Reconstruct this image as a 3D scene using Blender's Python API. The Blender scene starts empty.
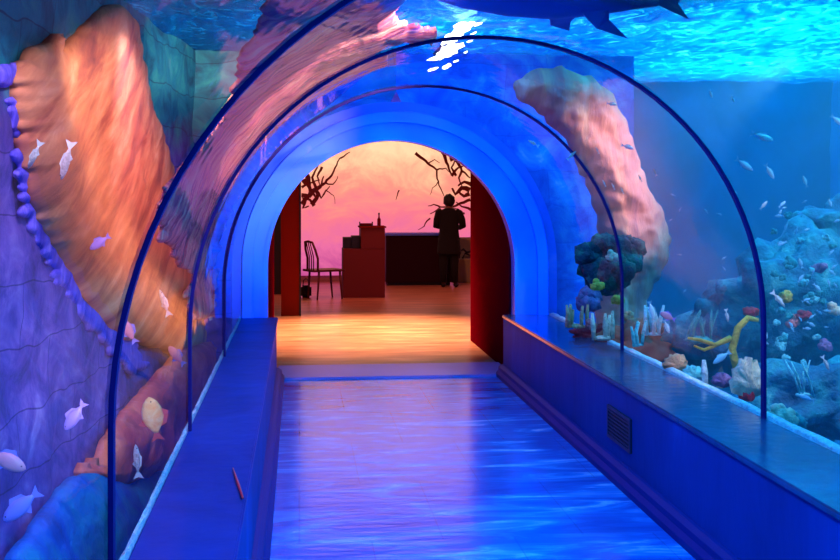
import bpy, bmesh, math, random
from math import sin, cos, pi, radians, sqrt, atan2
from mathutils import Vector, noise
random.seed(7)
sc = bpy.context.scene
col = sc.collection

# ------------------------------------------------------------------ colour
def lin(r, g, b):
    f = lambda v: (v/255/12.92) if v/255 <= .04045 else ((v/255+.055)/1.055)**2.4
    return (f(r), f(g), f(b), 1)

# ------------------------------------------------------------------ camera and ray helpers (for measuring where things stand)
EYE, FPX, VX, VY = 1.68, 1134.6, 299.3, 195.3
YAW = math.atan((420-VX)/FPX)
F = Vector((sin(YAW), cos(YAW), 0)); R = Vector((cos(YAW), -sin(YAW), 0)); CAM = Vector((0, 0, EYE))
def ray(px, py):
    return F*FPX + R*(px-420) + Vector((0, 0, VY-py))
def at(px, py, Y):
    d = ray(px, py); return CAM + d*(Y/d.y)
def hit(px, py, P, N):
    d = ray(px, py); return CAM + d*((Vector(P)-CAM).dot(N)/d.dot(N))
def scale_at(Y): return FPX/Y        # px per metre, roughly

# ------------------------------------------------------------------ object helpers
def tag(o, label=None, cat=None, group=None, kind=None):
    if label: o['label'] = label
    if cat: o['category'] = cat
    if group: o['group'] = group
    if kind: o['kind'] = kind
    return o
def empty(name, loc=(0, 0, 0), rot=(0, 0, 0), scale=1):
    o = bpy.data.objects.new(name, None); col.objects.link(o)
    o.location = loc; o.rotation_euler = rot; o.scale = (scale,)*3; o.empty_display_size = .1
    return o
def obj(name, bm, m, parent=None, smooth=False):
    me = bpy.data.meshes.new(name)
    if isinstance(bm, tuple):
        me.from_pydata(bm[0], [], bm[1])
    else:
        bmesh.ops.recalc_face_normals(bm, faces=bm.faces); bm.to_mesh(me); bm.free()
    me.materials.append(m)
    if smooth:
        for p in me.polygons: p.use_smooth = True
    o = bpy.data.objects.new(name, me); col.objects.link(o)
    if parent: o.parent = parent
    return o
def box(bm, x0, x1, y0, y1, z0, z1, bev=0):
    r = bmesh.ops.create_cube(bm, size=1)
    for v in r['verts']:
        v.co = Vector((x0+(v.co.x+.5)*(x1-x0), y0+(v.co.y+.5)*(y1-y0), z0+(v.co.z+.5)*(z1-z0)))
    if bev:
        es = list({e for v in r['verts'] for e in v.link_edges})
        bmesh.ops.bevel(bm, geom=es, offset=bev, segments=2, affect='EDGES')
    return bm
def mbox(name, m, *a, parent=None, bev=0):
    return obj(name, box(bmesh.new(), *a, bev=bev), m, parent)
def tube(bm, pts, rad, n=8, cap=True):
    pts = [Vector(p) for p in pts]; rings = []
    rads = rad if isinstance(rad, (list, tuple)) else [rad]*len(pts)
    prev = None
    for i, p in enumerate(pts):
        t = (pts[min(i+1, len(pts)-1)]-pts[max(i-1, 0)]).normalized()
        a = prev if prev is not None else (Vector((0, 0, 1)) if abs(t.z) < .9 else Vector((1, 0, 0)))
        u = (a - t*a.dot(t)).normalized(); prev = u; w = t.cross(u)
        rings.append([bm.verts.new(p+(u*cos(2*pi*k/n)+w*sin(2*pi*k/n))*rads[i]) for k in range(n)])
    for a, b in zip(rings, rings[1:]):
        for k in range(n): bm.faces.new((a[k], a[(k+1) % n], b[(k+1) % n], b[k]))
    if cap: bm.faces.new(rings[0][::-1]); bm.faces.new(rings[-1])
    return bm
def blob(bm, c, r, sub=3, amp=.2, fr=2., seed=0, sq=(1, 1, 1)):
    rr = bmesh.ops.create_icosphere(bm, subdivisions=sub, radius=1)
    for v in rr['verts']:
        n = v.co.normalized(); k = 1+amp*noise.fractal(n*fr+Vector((seed, seed*.7, 3)), 1., 2., 4)
        v.co = Vector(c)+Vector((n.x*sq[0], n.y*sq[1], n.z*sq[2]))*r*k
    return bm
def strct(o):
    o['kind'] = 'structure'; return o

# ------------------------------------------------------------------ materials
def newmat(name):
    m = bpy.data.materials.new(name); m.use_nodes = True; nt = m.node_tree
    b = nt.nodes['Principled BSDF']; return m, nt, b
def plain(name, c, rough=.5, metal=0, spec=.5, bump=0, bscale=30):
    m, nt, b = newmat(name); b.inputs['Base Color'].default_value = c
    b.inputs['Roughness'].default_value = rough; b.inputs['Metallic'].default_value = metal
    b.inputs['Specular IOR Level'].default_value = spec
    if bump:
        add_bump(nt, b, bscale, bump)
    return m
def coords(nt, kind='Object', scale=(1, 1, 1), rot=(0, 0, 0)):
    t = nt.nodes.new('ShaderNodeTexCoord'); mp = nt.nodes.new('ShaderNodeMapping')
    mp.inputs['Scale'].default_value = scale; mp.inputs['Rotation'].default_value = rot
    nt.links.new(t.outputs[kind], mp.inputs[0]); return mp.outputs[0]
def tex(nt, vec, scale=5, detail=5, rough=.55, dist=0):
    n = nt.nodes.new('ShaderNodeTexNoise'); n.inputs['Scale'].default_value = scale
    n.inputs['Detail'].default_value = detail; n.inputs['Roughness'].default_value = rough
    n.inputs['Distortion'].default_value = dist
    nt.links.new(vec, n.inputs['Vector']); return n.outputs['Fac']
def ramp(nt, fac, stops, interp='LINEAR'):
    r = nt.nodes.new('ShaderNodeValToRGB'); cr = r.color_ramp; cr.interpolation = interp
    while len(cr.elements) < len(stops): cr.elements.new(.5)
    for e, (p, c) in zip(cr.elements, stops): e.position = p; e.color = c
    nt.links.new(fac, r.inputs[0]); return r.outputs[0]
def mix(nt, fac, a, b, mode='MIX'):
    n = nt.nodes.new('ShaderNodeMix'); n.data_type = 'RGBA'; n.blend_type = mode
    for s, v in ((0, fac), (6, a), (7, b)):
        if hasattr(v, 'is_linked') or hasattr(v, 'links'): nt.links.new(v, n.inputs[s])
        else: n.inputs[s].default_value = v
    return n.outputs[2]
def add_bump(nt, b, scale, strength, vec=None, fac=None, dist=.02, detail=5):
    if fac is None:
        fac = tex(nt, vec or coords(nt), scale, detail)
    bp = nt.nodes.new('ShaderNodeBump'); bp.inputs['Strength'].default_value = strength
    bp.inputs['Distance'].default_value = dist
    nt.links.new(fac, bp.inputs['Height']); nt.links.new(bp.outputs[0], b.inputs['Normal'])
def rocky(name, stops, scale=3, stretch=(1, 1, 1), rot=(0, 0, 0), kind='Object', bump=.6, bscale=9, rough=.75, dist=.5, bdist=.05):
    m, nt, b = newmat(name)
    v = coords(nt, kind, stretch, rot)
    f = tex(nt, v, scale, 6, .6, dist)
    nt.links.new(ramp(nt, f, stops), b.inputs['Base Color'])
    b.inputs['Roughness'].default_value = rough
    add_bump(nt, b, bscale, bump, v, dist=bdist)
    return m
def block_stone(name, stops, line, bw=.5, bh=.28, kind='UV', top=None, rough=.7):
    """rough cut stone blocks: noise colour, thin dark joints, optional second colour above a height"""
    m, nt, b = newmat(name)
    v = coords(nt, kind)
    f = tex(nt, v, 3.2, 7, .62, .8)
    c = ramp(nt, f, stops)
    # warp the joints
    nz = nt.nodes.new('ShaderNodeTexNoise'); nz.inputs['Scale'].default_value = 2.2; nt.links.new(v, nz.inputs['Vector'])
    vm = nt.nodes.new('ShaderNodeVectorMath'); vm.operation = 'MULTIPLY_ADD'
    vm.inputs[1].default_value = (.16, .16, 0); nt.links.new(nz.outputs['Color'], vm.inputs[0]); nt.links.new(v, vm.inputs[2])
    br = nt.nodes.new('ShaderNodeTexBrick'); nt.links.new(vm.outputs[0], br.inputs['Vector'])
    br.inputs['Scale'].default_value = 1; br.inputs['Brick Width'].default_value = bw; br.inputs['Row Height'].default_value = bh
    br.inputs['Mortar Size'].default_value = .006; br.inputs['Mortar Smooth'].default_value = .6
    br.inputs['Color1'].default_value = (1, 1, 1, 1); br.inputs['Color2'].default_value = (.8, .8, .8, 1); br.inputs['Mortar'].default_value = line
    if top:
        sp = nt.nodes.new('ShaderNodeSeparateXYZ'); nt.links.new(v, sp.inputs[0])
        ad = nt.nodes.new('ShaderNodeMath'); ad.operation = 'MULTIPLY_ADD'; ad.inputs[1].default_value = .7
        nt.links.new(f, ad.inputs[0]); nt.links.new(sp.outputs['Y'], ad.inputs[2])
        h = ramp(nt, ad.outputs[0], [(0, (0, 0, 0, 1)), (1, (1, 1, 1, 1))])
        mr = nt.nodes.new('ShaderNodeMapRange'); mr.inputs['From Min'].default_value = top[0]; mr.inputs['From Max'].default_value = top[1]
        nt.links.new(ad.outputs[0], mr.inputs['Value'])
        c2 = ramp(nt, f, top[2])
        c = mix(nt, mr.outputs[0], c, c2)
    c = mix(nt, 1.0, c, br.outputs['Color'], 'MULTIPLY')
    nt.links.new(c, b.inputs['Base Color']); b.inputs['Roughness'].default_value = rough
    add_bump(nt, b, 8, .5, v, dist=.03)
    return m

M = {}
# tunnel shell: clear acrylic sheet, fresnel mirror over clear
def acrylic():
    m = bpy.data.materials.new('clear_acrylic'); m.use_nodes = True; nt = m.node_tree; nt.nodes.clear()
    o = nt.nodes.new('ShaderNodeOutputMaterial'); mx = nt.nodes.new('ShaderNodeMixShader')
    t = nt.nodes.new('ShaderNodeBsdfTransparent'); g = nt.nodes.new('ShaderNodeBsdfGlossy')
    t.inputs[0].default_value = (.93, .97, 1, 1); g.inputs['Roughness'].default_value = .03
    g.inputs['Color'].default_value = (.6, .68, .8, 1)
    fr = nt.nodes.new('ShaderNodeFresnel'); fr.inputs[0].default_value = 1.08
    v = coords(nt, 'Object', (1, .6, 1)); f = tex(nt, v, 1.7, 3, .5)
    bp = nt.nodes.new('ShaderNodeBump'); bp.inputs['Strength'].default_value = .12; bp.inputs['Distance'].default_value = .05
    nt.links.new(f, bp.inputs['Height']); nt.links.new(bp.outputs[0], g.inputs['Normal'])
    nt.links.new(fr.outputs[0], mx.inputs[0]); nt.links.new(t.outputs[0], mx.inputs[1]); nt.links.new(g.outputs[0], mx.inputs[2])
    nt.links.new(mx.outputs[0], o.inputs[0]); return m
M['acrylic'] = acrylic()
# rippling surface of the tank seen from below
def water_top():
    m = bpy.data.materials.new('rippled_water'); m.use_nodes = True; nt = m.node_tree; nt.nodes.clear()
    o = nt.nodes.new('ShaderNodeOutputMaterial')
    v = coords(nt, 'Object', (1.0, .55, 1)); f = tex(nt, v, 7, 5, .6, 1.4)
    bp = nt.nodes.new('ShaderNodeBump'); bp.inputs['Strength'].default_value = .9; bp.inputs['Distance'].default_value = .12
    nt.links.new(f, bp.inputs['Height'])
    tr = nt.nodes.new('ShaderNodeBsdfTranslucent'); gl = nt.nodes.new('ShaderNodeBsdfGlossy'); tp = nt.nodes.new('ShaderNodeBsdfTransparent')
    nt.links.new(ramp(nt, f, [(.32, lin(0, 50, 120)), (.5, lin(0, 118, 160)), (.62, lin(40, 170, 190)), (.72, lin(170, 240, 240))]), tr.inputs['Color'])
    tp.inputs[0].default_value = lin(150, 225, 240); gl.inputs['Roughness'].default_value = .12
    gl.inputs['Color'].default_value = lin(140, 220, 245)
    for n in (tr, gl): nt.links.new(bp.outputs[0], n.inputs['Normal'])
    m1 = nt.nodes.new('ShaderNodeMixShader'); m1.inputs[0].default_value = .45
    nt.links.new(tr.outputs[0], m1.inputs[1]); nt.links.new(gl.outputs[0], m1.inputs[2])
    m2 = nt.nodes.new('ShaderNodeMixShader'); m2.inputs[0].default_value = .8
    nt.links.new(tp.outputs[0], m2.inputs[1]); nt.links.new(m1.outputs[0], m2.inputs[2])
    nt.links.new(m2.outputs[0], o.inputs[0]); return m
M['water'] = water_top()
# tunnel floor: polished stone slabs, brushed, blue lamp light put into the colour
def floor_mat():
    m, nt, b = newmat('polished_slab')
    v = coords(nt, 'Object', (.7, 2.6, 1), (0, 0, radians(8)))
    f = tex(nt, v, 1.6, 7, .62, 1.6)
    c = ramp(nt, f, [(.32, lin(6, 80, 185)), (.5, lin(14, 108, 215)), (.6, lin(40, 150, 245)), (.68, lin(150, 205, 255)), (.74, lin(200, 225, 255))])
    br = nt.nodes.new('ShaderNodeTexBrick'); nt.links.new(coords(nt, 'Object', (1, 1, 1), (0, 0, 0)), br.inputs['Vector'])
    br.inputs['Scale'].default_value = 1; br.inputs['Brick Width'].default_value = .7; br.inputs['Row Height'].default_value = 1.1
    br.inputs['Mortar Size'].default_value = .004
    br.inputs['Color1'].default_value = (1, 1, 1, 1); br.inputs['Color2'].default_value = (.85, .88, .95, 1); br.inputs['Mortar'].default_value = (.55, .6, .7, 1)
    nt.links.new(mix(nt, .8, c, br.outputs['Color'], 'MULTIPLY'), b.inputs['Base Color'])
    nt.links.new(ramp(nt, f, [(.3, (.12,)*3+(1,)), (.7, (.24,)*3+(1,))]), b.inputs['Roughness'])
    b.inputs['Specular IOR Level'].default_value = .55
    v2 = coords(nt, 'Object', (1, 3.5, 1), (0, 0, radians(8)))
    add_bump(nt, b, 4, .2, v2, dist=.015)
    return m
M['slab'] = floor_mat()
M['hall_floor'] = rocky('warm_hall_floor', [(.3, lin(150, 84, 60)), (.55, lin(195, 122, 92)), (.7, lin(220, 160, 120))], 2.2, (.6, 3, 1), bump=.12, rough=.3)
M['wall_paint'] = rocky('blue_lit_plaster', [(.3, lin(2, 46, 125)), (.6, lin(4, 60, 150)), (.75, lin(12, 90, 195))], 2.5, (1, .6, .25), bump=.1, rough=.6)
M['wall_paint'].node_tree.nodes['Principled BSDF'].inputs['Specular IOR Level'].default_value = .12
M['ledge'] = rocky('dark_polished_ledge', [(.3, lin(28, 50, 90)), (.7, lin(45, 78, 125))], 3, bump=.08, rough=.16)
M['kerb'] = plain('dark_kerb', lin(4, 34, 120), .5, 0, .08)
M['ledge_blue'] = rocky('blue_polished_ledge', [(.3, lin(2, 40, 120)), (.7, lin(4, 54, 150))], 3, bump=.06, rough=.4)
M['ledge_blue'].node_tree.nodes['Principled BSDF'].inputs['Specular IOR Level'].default_value = .04
M['collar'] = rocky('smooth_blue_collar', [(.3, lin(20, 100, 240)), (.6, lin(40, 120, 255)), (.75, lin(140, 150, 255))], 1.3, bump=.04, rough=.35)
M['rib'] = plain('navy_sealant', lin(34, 12, 100), .75, 0, .2)
M['brown'] = plain('dark_red_brown_panel', lin(118, 28, 12), .6, 0, .0, bump=.1)
M['maroon'] = plain('maroon_paint', lin(100, 2, 20), .6, 0, .0, bump=.05)
M['white_trim'] = plain('pale_stone_trim', lin(165, 130, 220), .35, bump=.08)
M['podium'] = plain('brown_laminate', lin(108, 38, 30), .6, 0, .1)
M['counter'] = plain('near_black_laminate', lin(36, 0, 6), .6, 0, .1)
M['countertop'] = plain('blue_counter_top', lin(90, 120, 250), .25)
M['dark'] = plain('black_matte', lin(14, 8, 12), .7)
M['cloth'] = plain('dark_cloth', lin(7, 4, 6), .95)
M['skin'] = plain('skin', lin(110, 60, 45), .6)
M['wood'] = plain('dark_wood', lin(96, 26, 22), .5)
M['pale'] = plain('pale_green_panel', lin(165, 165, 140), .6)
M['hallwall'] = plain('warm_wall', lin(160, 110, 105), .7)
M['ceil'] = plain('dark_ceiling', lin(40, 42, 60), .8)

# tank materials
purp_lit = [(.28, lin(38, 40, 105)), (.45, lin(88, 66, 165)), (.58, lin(125, 92, 190)), (.74, lin(165, 140, 215))]  # purple light on grey stone put into the colour
tealtop = [(.3, lin(6, 62, 90)), (.5, lin(10, 125, 140)), (.62, lin(40, 150, 145)), (.75, lin(120, 150, 165))]  # teal of the water painted onto the upper wall
M['stoneL'] = block_stone('violet_lit_block_stone', purp_lit, (.3, .25, .4, 1), .95, .33, top=(2.35, 2.6, tealtop))
M['stoneR'] = block_stone('blue_block_stone', [(.3, lin(10, 70, 190)), (.5, lin(24, 120, 225)), (.65, lin(60, 170, 235)), (.75, lin(150, 215, 240))], (.55, .65, .8, 1), .8, .33)
M['deep'] = rocky('deep_blue_tank_wall', [(.3, lin(0, 52, 110)), (.5, lin(2, 84, 150)), (.7, lin(8, 112, 178))], 1.2, bump=.1)
M['deepR'] = rocky('bright_blue_tank_wall', [(.3, lin(0, 80, 170)), (.5, lin(4, 118, 205)), (.7, lin(20, 150, 220))], 1.1, bump=.1)
orange = [(.25, lin(120, 60, 70)), (.42, lin(196, 104, 78)), (.56, lin(232, 146, 100)), (.7, lin(250, 184, 140))]  # warm lamp light on the wall put into the rock colour
M['orange'] = rocky('orange_lit_rock', orange, 2.2, (2.6, .5, 1), (0, 0, radians(-22)), 'UV', .3, 4)
M['orange2'] = rocky('burnt_orange_rock', [(.25, lin(140, 50, 52)), (.5, lin(206, 92, 70)), (.68, lin(238, 130, 96)), (.8, lin(250, 190, 140))], 3, (1.6, .9, 1), (0, 0, 0), 'UV', .7, 5)
M['pink'] = rocky('pink_reflection_rock', [(.28, lin(8, 60, 110)), (.36, lin(20, 90, 120)), (.4, lin(170, 60, 120)), (.47, lin(240, 120, 140)), (.56, lin(255, 160, 150)), (.66, lin(255, 205, 180)), (.74, lin(120, 170, 175))], 2.1, (1.0, 4.2, 1), (0, 0, 0), 'UV', .9, 3, dist=1.2)  # overhead reflections painted as pink and teal streaks
M['pinkR'] = rocky('salmon_rock', [(.25, lin(150, 84, 110)), (.45, lin(214, 130, 128)), (.6, lin(240, 160, 135)), (.75, lin(252, 205, 180))], 2.2, (2.2, .5, 1), (0, 0, radians(25)), 'UV', .6, 5)
M['violet'] = rocky('violet_lit_fringe', [(.3, lin(62, 52, 190)), (.5, lin(112, 92, 230)), (.7, lin(160, 130, 245))], 4, (4, .5, 1), (0, 0, radians(-20)), 'UV', .6, 6)  # purple light along the slope edge painted as violet
M['mound'] = rocky('blue_green_reef_rock', [(.28, lin(0, 40, 110)), (.45, lin(0, 86, 190)), (.58, lin(0, 124, 180)), (.72, lin(10, 130, 130))], 1.6, (1, 1, 1), (0, 0, 0), 'Object', .8, 6)
M['bush'] = rocky('dark_green_coral', [(.3, lin(8, 26, 62)), (.48, lin(16, 62, 84)), (.6, lin(20, 104, 96)), (.74, lin(90, 70, 110))], 7, bump=1, bscale=18)
M['reef'] = rocky('blue_reef_rock', [(.28, lin(0, 60, 100)), (.45, lin(0, 100, 140)), (.58, lin(10, 140, 160)), (.72, lin(110, 190, 190))], 5, bump=1, bscale=12)
M['sand'] = rocky('pale_gravel', [(.3, lin(190, 190, 210)), (.6, lin(235, 235, 245)), (.7, lin(255, 250, 250))], 30, bump=.8, bscale=60, rough=.9)
M['seabed'] = rocky('blue_seabed', [(.3, lin(0, 66, 120)), (.5, lin(10, 120, 170)), (.7, lin(80, 170, 200))], 6, bump=.8, bscale=20, rough=.9)
M['silver'] = plain('silver_scales', lin(225, 238, 245), .25, .1)
M['palefish'] = plain('pale_blue_scales', lin(120, 190, 225), .35)
M['lilac'] = plain('lilac_scales', lin(140, 130, 240), .4)
M['rose'] = plain('rose_scales', lin(225, 140, 175), .4)
M['gold'] = rocky('golden_scales', [(.35, lin(240, 170, 80)), (.55, lin(255, 225, 150)), (.7, lin(255, 245, 200))], 3, bump=.2, rough=.4)
M['navyfish'] = plain('navy_hide', lin(6, 22, 90), .7)
M['eye'] = plain('eye_black', lin(6, 6, 12), .15)
for k, c in {'cream': (240, 215, 190), 'coralpink': (235, 120, 120), 'coralred': (200, 30, 60), 'yellow': (225, 190, 70), 'white': (238, 240, 245),
             'tealc': (40, 160, 170), 'aqua': (110, 215, 225), 'peach': (250, 170, 130), 'mauve': (150, 100, 160)}.items():
    M[k] = rocky('coral_'+k, [(.3, lin(*[v*.75 for v in c])), (.6, lin(*c))], 9, bump=.7, bscale=25, rough=.7)

# ------------------------------------------------------------------ measured tunnel dimensions
XL, XR, GL, GR, SILL = -.205, 1.887, -.517, 2.303, .57
YA, YB, YC, YE = 3.188, 5.436, 7.927, 10.407
CX = (GL+GR)/2; RAD = (GR-GL)/2; TOP = 2.451; SPR = TOP-RAD
def arch(off=0, n=48, z0=SILL):
    """arch profile (x, z) from left foot over the crown to the right foot"""
    r = RAD+off
    return [(CX-r, z0)]+[(CX-r, z0+(SPR-z0)*k/4) for k in range(1, 4)]+[(CX-r*cos(pi*k/n), SPR+r*sin(pi*k/n)) for k in range(n+1)]+[(CX+r, z0+(SPR-z0)*k/4) for k in range(3, 0, -1)]+[(CX+r, z0)]

# ------------------------------------------------------------------ tunnel setting
BACK = -2.2
strct(mbox('floor', M['slab'], XL-.02, XR+.02, BACK, YE, -.1, 0))
strct(mbox('wall_left', M['wall_paint'], GL-.012, XL, BACK, YE, -.1, SILL-.03))
strct(mbox('wall_right', M['wall_paint'], XR, GR+.012, BACK, YE, -.1, SILL-.03))
strct(mbox('trim_1', M['ledge_blue'], GL-.004, XL+.012, BACK, YE, SILL-.03, SILL, bev=.006))
strct(mbox('trim_2', M['ledge'], XR-.012, GR+.004, BACK, YE, SILL-.03, SILL, bev=.006))
def kerb(name, x, s):
    prof = [(0, 0), (.07, 0), (.07, .035), (.05, .06), (.045, .09), (.02, .11), (0, .115)]
    vs = []; fs = []
    for y in (BACK, YE):
        for a, z in prof: vs.append((x+s*a, y, z))
    n = len(prof)
    for k in range(n-1): fs.append((k, k+1, n+k+1, n+k))
    fs += [tuple(range(n))[::-1], tuple(range(n, 2*n))]
    strct(obj(name, (vs, fs), M['kerb']))
kerb('baseboard_left', XL, 1); kerb('baseboard_right', XR, -1)
# acrylic shell in four lengths
ends = [BACK, YA, YB, YC, YE]
for i in range(4):
    pr = arch(); vs = []; fs = []
    y0, y1 = ends[i], ends[i+1]
    NY = 4
    for j in range(NY+1):
        y = y0+(y1-y0)*j/NY
        vs += [(x, y, z) for x, z in pr]
    n = len(pr)
    for j in range(NY):
        for k in range(n-1): fs.append((j*n+k, (j+1)*n+k, (j+1)*n+k+1, j*n+k+1))
    strct(obj('window_%d' % (i+1), (vs, fs), M['acrylic'], smooth=True))
# sealant joints, one arch each
lab = ['dark navy arch joint nearest the camera, left foot on the left ledge',
       'dark navy arch joint second from the camera, thick right leg standing before the reef',
       'dark navy arch joint farthest from the camera, closest to the bright blue collar']
for y, l in zip((YA, YB, YC), lab):
    a = arch(-.012); b = arch(.003); n = len(a); w = .019
    vs = [(x, yy, z) for yy in (y-w, y+w) for (x, z) in a+b]
    fs = []
    for k in range(n-1):
        fs += [(k, k+1, n*2+k+1, n*2+k), (n+k, 3*n+k, 3*n+k+1, n+k+1), (k, n+k, n+k+1, k+1), (2*n+k, 2*n+k+1, 3*n+k+1, 3*n+k)]
    fs += [(0, 2*n, 3*n, n), (n-1, 2*n-1, 4*n-1, 3*n-1)]
    tag(obj('arch_joint', (vs, fs), M['rib'], smooth=False), l, 'arch joint')
# end wall: collar with the arched opening
OX0, OX1, OT = -.285, 1.99, 2.185
OC, OR = (OX0+OX1)/2, (OX1-OX0)/2; OS = 1.02
def opening(off=0, n=48):
    return [(OC-OR-off, 0)]+[(OC-OR-off, OS*k/4) for k in range(1, 4)]+[(OC-(OR+off)*cos(pi*k/n), OS+(OT-OS+off)*sin(pi*k/n)) for k in range(n+1)]+[(OC+OR+off, OS*k/4) for k in range(3, 0, -1)]+[(OC+OR+off, 0)]
def ring(inner, outer, y0, y1):
    n = len(inner); vs = [(x, y, z) for y in (y0, y1) for (x, z) in inner+outer]; fs = []
    for k in range(n-1):
        fs += [(k, k+1, n*2+k+1, n*2+k), (n+k, 3*n+k, 3*n+k+1, n+k+1), (k, n+k, n+k+1, k+1), (2*n+k, 2*n+k+1, 3*n+k+1, 3*n+k)]
    return vs, fs
out = arch(.09, z0=0); inn = opening()
vs, fs = ring(inn, out, YE, YE+.16)
strct(obj('wall_end', (vs, fs), M['collar']))
vs, fs = ring(opening(), opening(.035), YE-.025, YE+.002)
strct(obj('trim_3', (vs, fs), M['collar']))
vs, fs = ring(arch(-.10, z0=SILL), arch(-.005, z0=SILL), YE-.05, YE)
strct(obj('trim_4', (vs, fs), M['collar']))
# threshold and the passage beyond
strct(mbox('trim_5', M['white_trim'], XL, XR+.1, YE-.02, YE+.75, -.1, .02, bev=.006))
strct(mbox('wall_passage_left', M['maroon'], OX0-.4, OX0, YE+.16, 13.0, -.1, 2.75))
strct(mbox('wall_passage_right', M['maroon'], OX1-.02, OX1+.12, YE+.16, 13.0, -.1, 2.75))
strct(mbox('ceiling', M['ceil'], OX0-.4, OX1+.12, YE+.16, 13.0, 2.75, 2.85))

# ------------------------------------------------------------------ hall beyond
HY = 22.2
strct(mbox('floor', M['hall_floor'], -3.5, 6.6, YE+.75, HY, -.12, 0))
strct(mbox('wall_hall_left', M['hallwall'], -3.6, -3.5, 13, HY, 0, 4.9))
strct(mbox('wall_hall_right', M['hallwall'], 6.6, 6.7, 13, HY, 0, 4.9))
strct(mbox('wall_hall_back', M['hallwall'], -3.5, 6.6, HY, HY+.1, 0, 4.9))
strct(mbox('ceiling', M['ceil'], -3.6, 6.7, 12.9, HY+.1, 4.9, 5.0))
bm = bmesh.new()
box(bm, -3.6, OX0-.4, 12.9, 13.0, -.1, 4.9); box(bm, OX1+.12, 6.7, 12.9, 13.0, -.1, 4.9); box(bm, OX0-.4, OX1+.12, 12.9, 13.0, 2.85, 4.9)
strct(obj('wall_hall_front', bm, M['hallwall']))

# backlit mural: sunset sky with bare branches
def mural_mat():
    m, nt, b = newmat('backlit_mural')
    v = coords(nt, 'Object', (1, 1, 1)); sp = nt.nodes.new('ShaderNodeSeparateXYZ'); nt.links.new(v, sp.inputs[0])
    f = tex(nt, coords(nt, 'Object', (.8, 1, 1.1)), 1.3, 7, .65, 1.2)
    ad = nt.nodes.new('ShaderNodeMath'); ad.operation = 'MULTIPLY_ADD'; ad.inputs[1].default_value = 2.2
    nt.links.new(f, ad.inputs[0]); nt.links.new(sp.outputs['Z'], ad.inputs[2])
    mr = nt.nodes.new('ShaderNodeMapRange'); mr.inputs['From Min'].default_value = 1.0; mr.inputs['From Max'].default_value = 5.6
    nt.links.new(ad.outputs[0], mr.inputs['Value'])
    c = ramp(nt, mr.outputs[0], [(.0, lin(170, 60, 130)), (.16, lin(215, 100, 150)), (.3, lin(228, 112, 130)), (.42, lin(238, 140, 122)), (.52, lin(248, 178, 140)), (.62, lin(255, 205, 160)), (1, lin(250, 150, 130))])
    b.inputs['Base Color'].default_value = (.02, .01, .01, 1); b.inputs['Roughness'].default_value = .6
    nt.links.new(c, b.inputs['Emission Color']); b.inputs['Emission Strength'].default_value = 1.25
    return m
mural = empty('mural', (1.5, HY, 0)); tag(mural, 'backlit pink and peach mural with dark red branches filling the far wall', 'mural')
bm = box(bmesh.new(), -2.9, 4.6, -.06, -.005, .12, 4.7); obj('panel', bm, mural_mat(), mural)
M['branch'] = plain('dark_red_branch', lin(150, 40, 30), .7)
def branch(pts, w, name='branch'):
    bm = bmesh.new(); q = [hit(x, y, (0, HY-.07, 0), Vector((0, 1, 0)))-Vector((1.5, HY, 0)) for x, y in pts]
    fine = []
    for a, b in zip(q, q[1:]):
        L = (b-a).length; n = max(2, int(L/.06))
        for k in range(n):
            p = a.lerp(b, k/n); fine.append(p+Vector((noise.noise(p*9)*.03, 0, noise.noise(p*9+Vector((4, 4, 4)))*.03)))
    fine.append(q[-1])
    tube(bm, fine, [w*(1-.8*i/len(fine)) for i in range(len(fine))], 5)
    for v in bm.verts: v.co.y = (v.co.y+.07)*.25-.066
    obj(name, bm, M['branch'], mural)
for pts, w in [([(302, 205), (312, 192), (325, 183), (334, 172), (340, 158)], .05), ([(303, 180), (311, 190), (317, 200)], .06), ([(312, 205), (318, 195), (313, 178), (318, 165)], .05),
               ([(316, 190), (322, 197), (330, 186)], .03), ([(309, 184), (306, 172), (312, 163)], .04), ([(325, 183), (333, 184), (338, 176)], .02), ([(340, 158), (350, 152)], .02),
               ([(302, 195), (310, 196), (320, 188), (324, 176)], .045), ([(304, 170), (310, 178), (309, 192), (304, 204)], .035), ([(314, 206), (310, 200), (302, 198)], .04), ([(322, 166), (318, 176), (320, 186)], .03),
               ([(326, 190), (334, 196), (335, 204)], .012), ([(302, 188), (309, 183), (320, 180)], .03),
               ([(415, 154), (428, 163), (436, 170), (438, 182), (444, 196)], .035), ([(436, 170), (446, 168), (452, 174)], .02), ([(428, 163), (434, 160), (440, 163)], .015),
               ([(438, 182), (432, 188), (430, 195)], .012), ([(441, 148), (447, 162), (452, 176)], .05), ([(447, 152), (455, 160), (462, 170), (470, 178)], .05), ([(450, 160), (459, 158), (469, 165)], .04),
               ([(452, 176), (458, 168), (466, 164)], .035), ([(444, 150), (452, 152), (460, 160)], .04), ([(456, 176), (452, 168), (456, 158)], .03), ([(462, 170), (458, 178), (462, 186)], .03),
               ([(470, 190), (462, 188), (456, 194), (452, 188)], .06), ([(471, 184), (464, 182), (458, 186)], .045), ([(470, 194), (464, 196), (458, 190)], .05), ([(470, 200), (455, 206), (440, 208), (430, 214)], .035),
               ([(440, 208), (434, 204), (428, 206)], .02), ([(430, 218), (424, 226), (418, 230)], .018), ([(471, 210), (462, 206), (456, 202)], .03), ([(465, 214), (460, 210), (452, 208)], .02),
               ([(306, 200), (303, 208), (309, 206)], .035), ([(399, 190), (397, 196), (396, 200)], .015)]:
    branch(pts, w)

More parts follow.
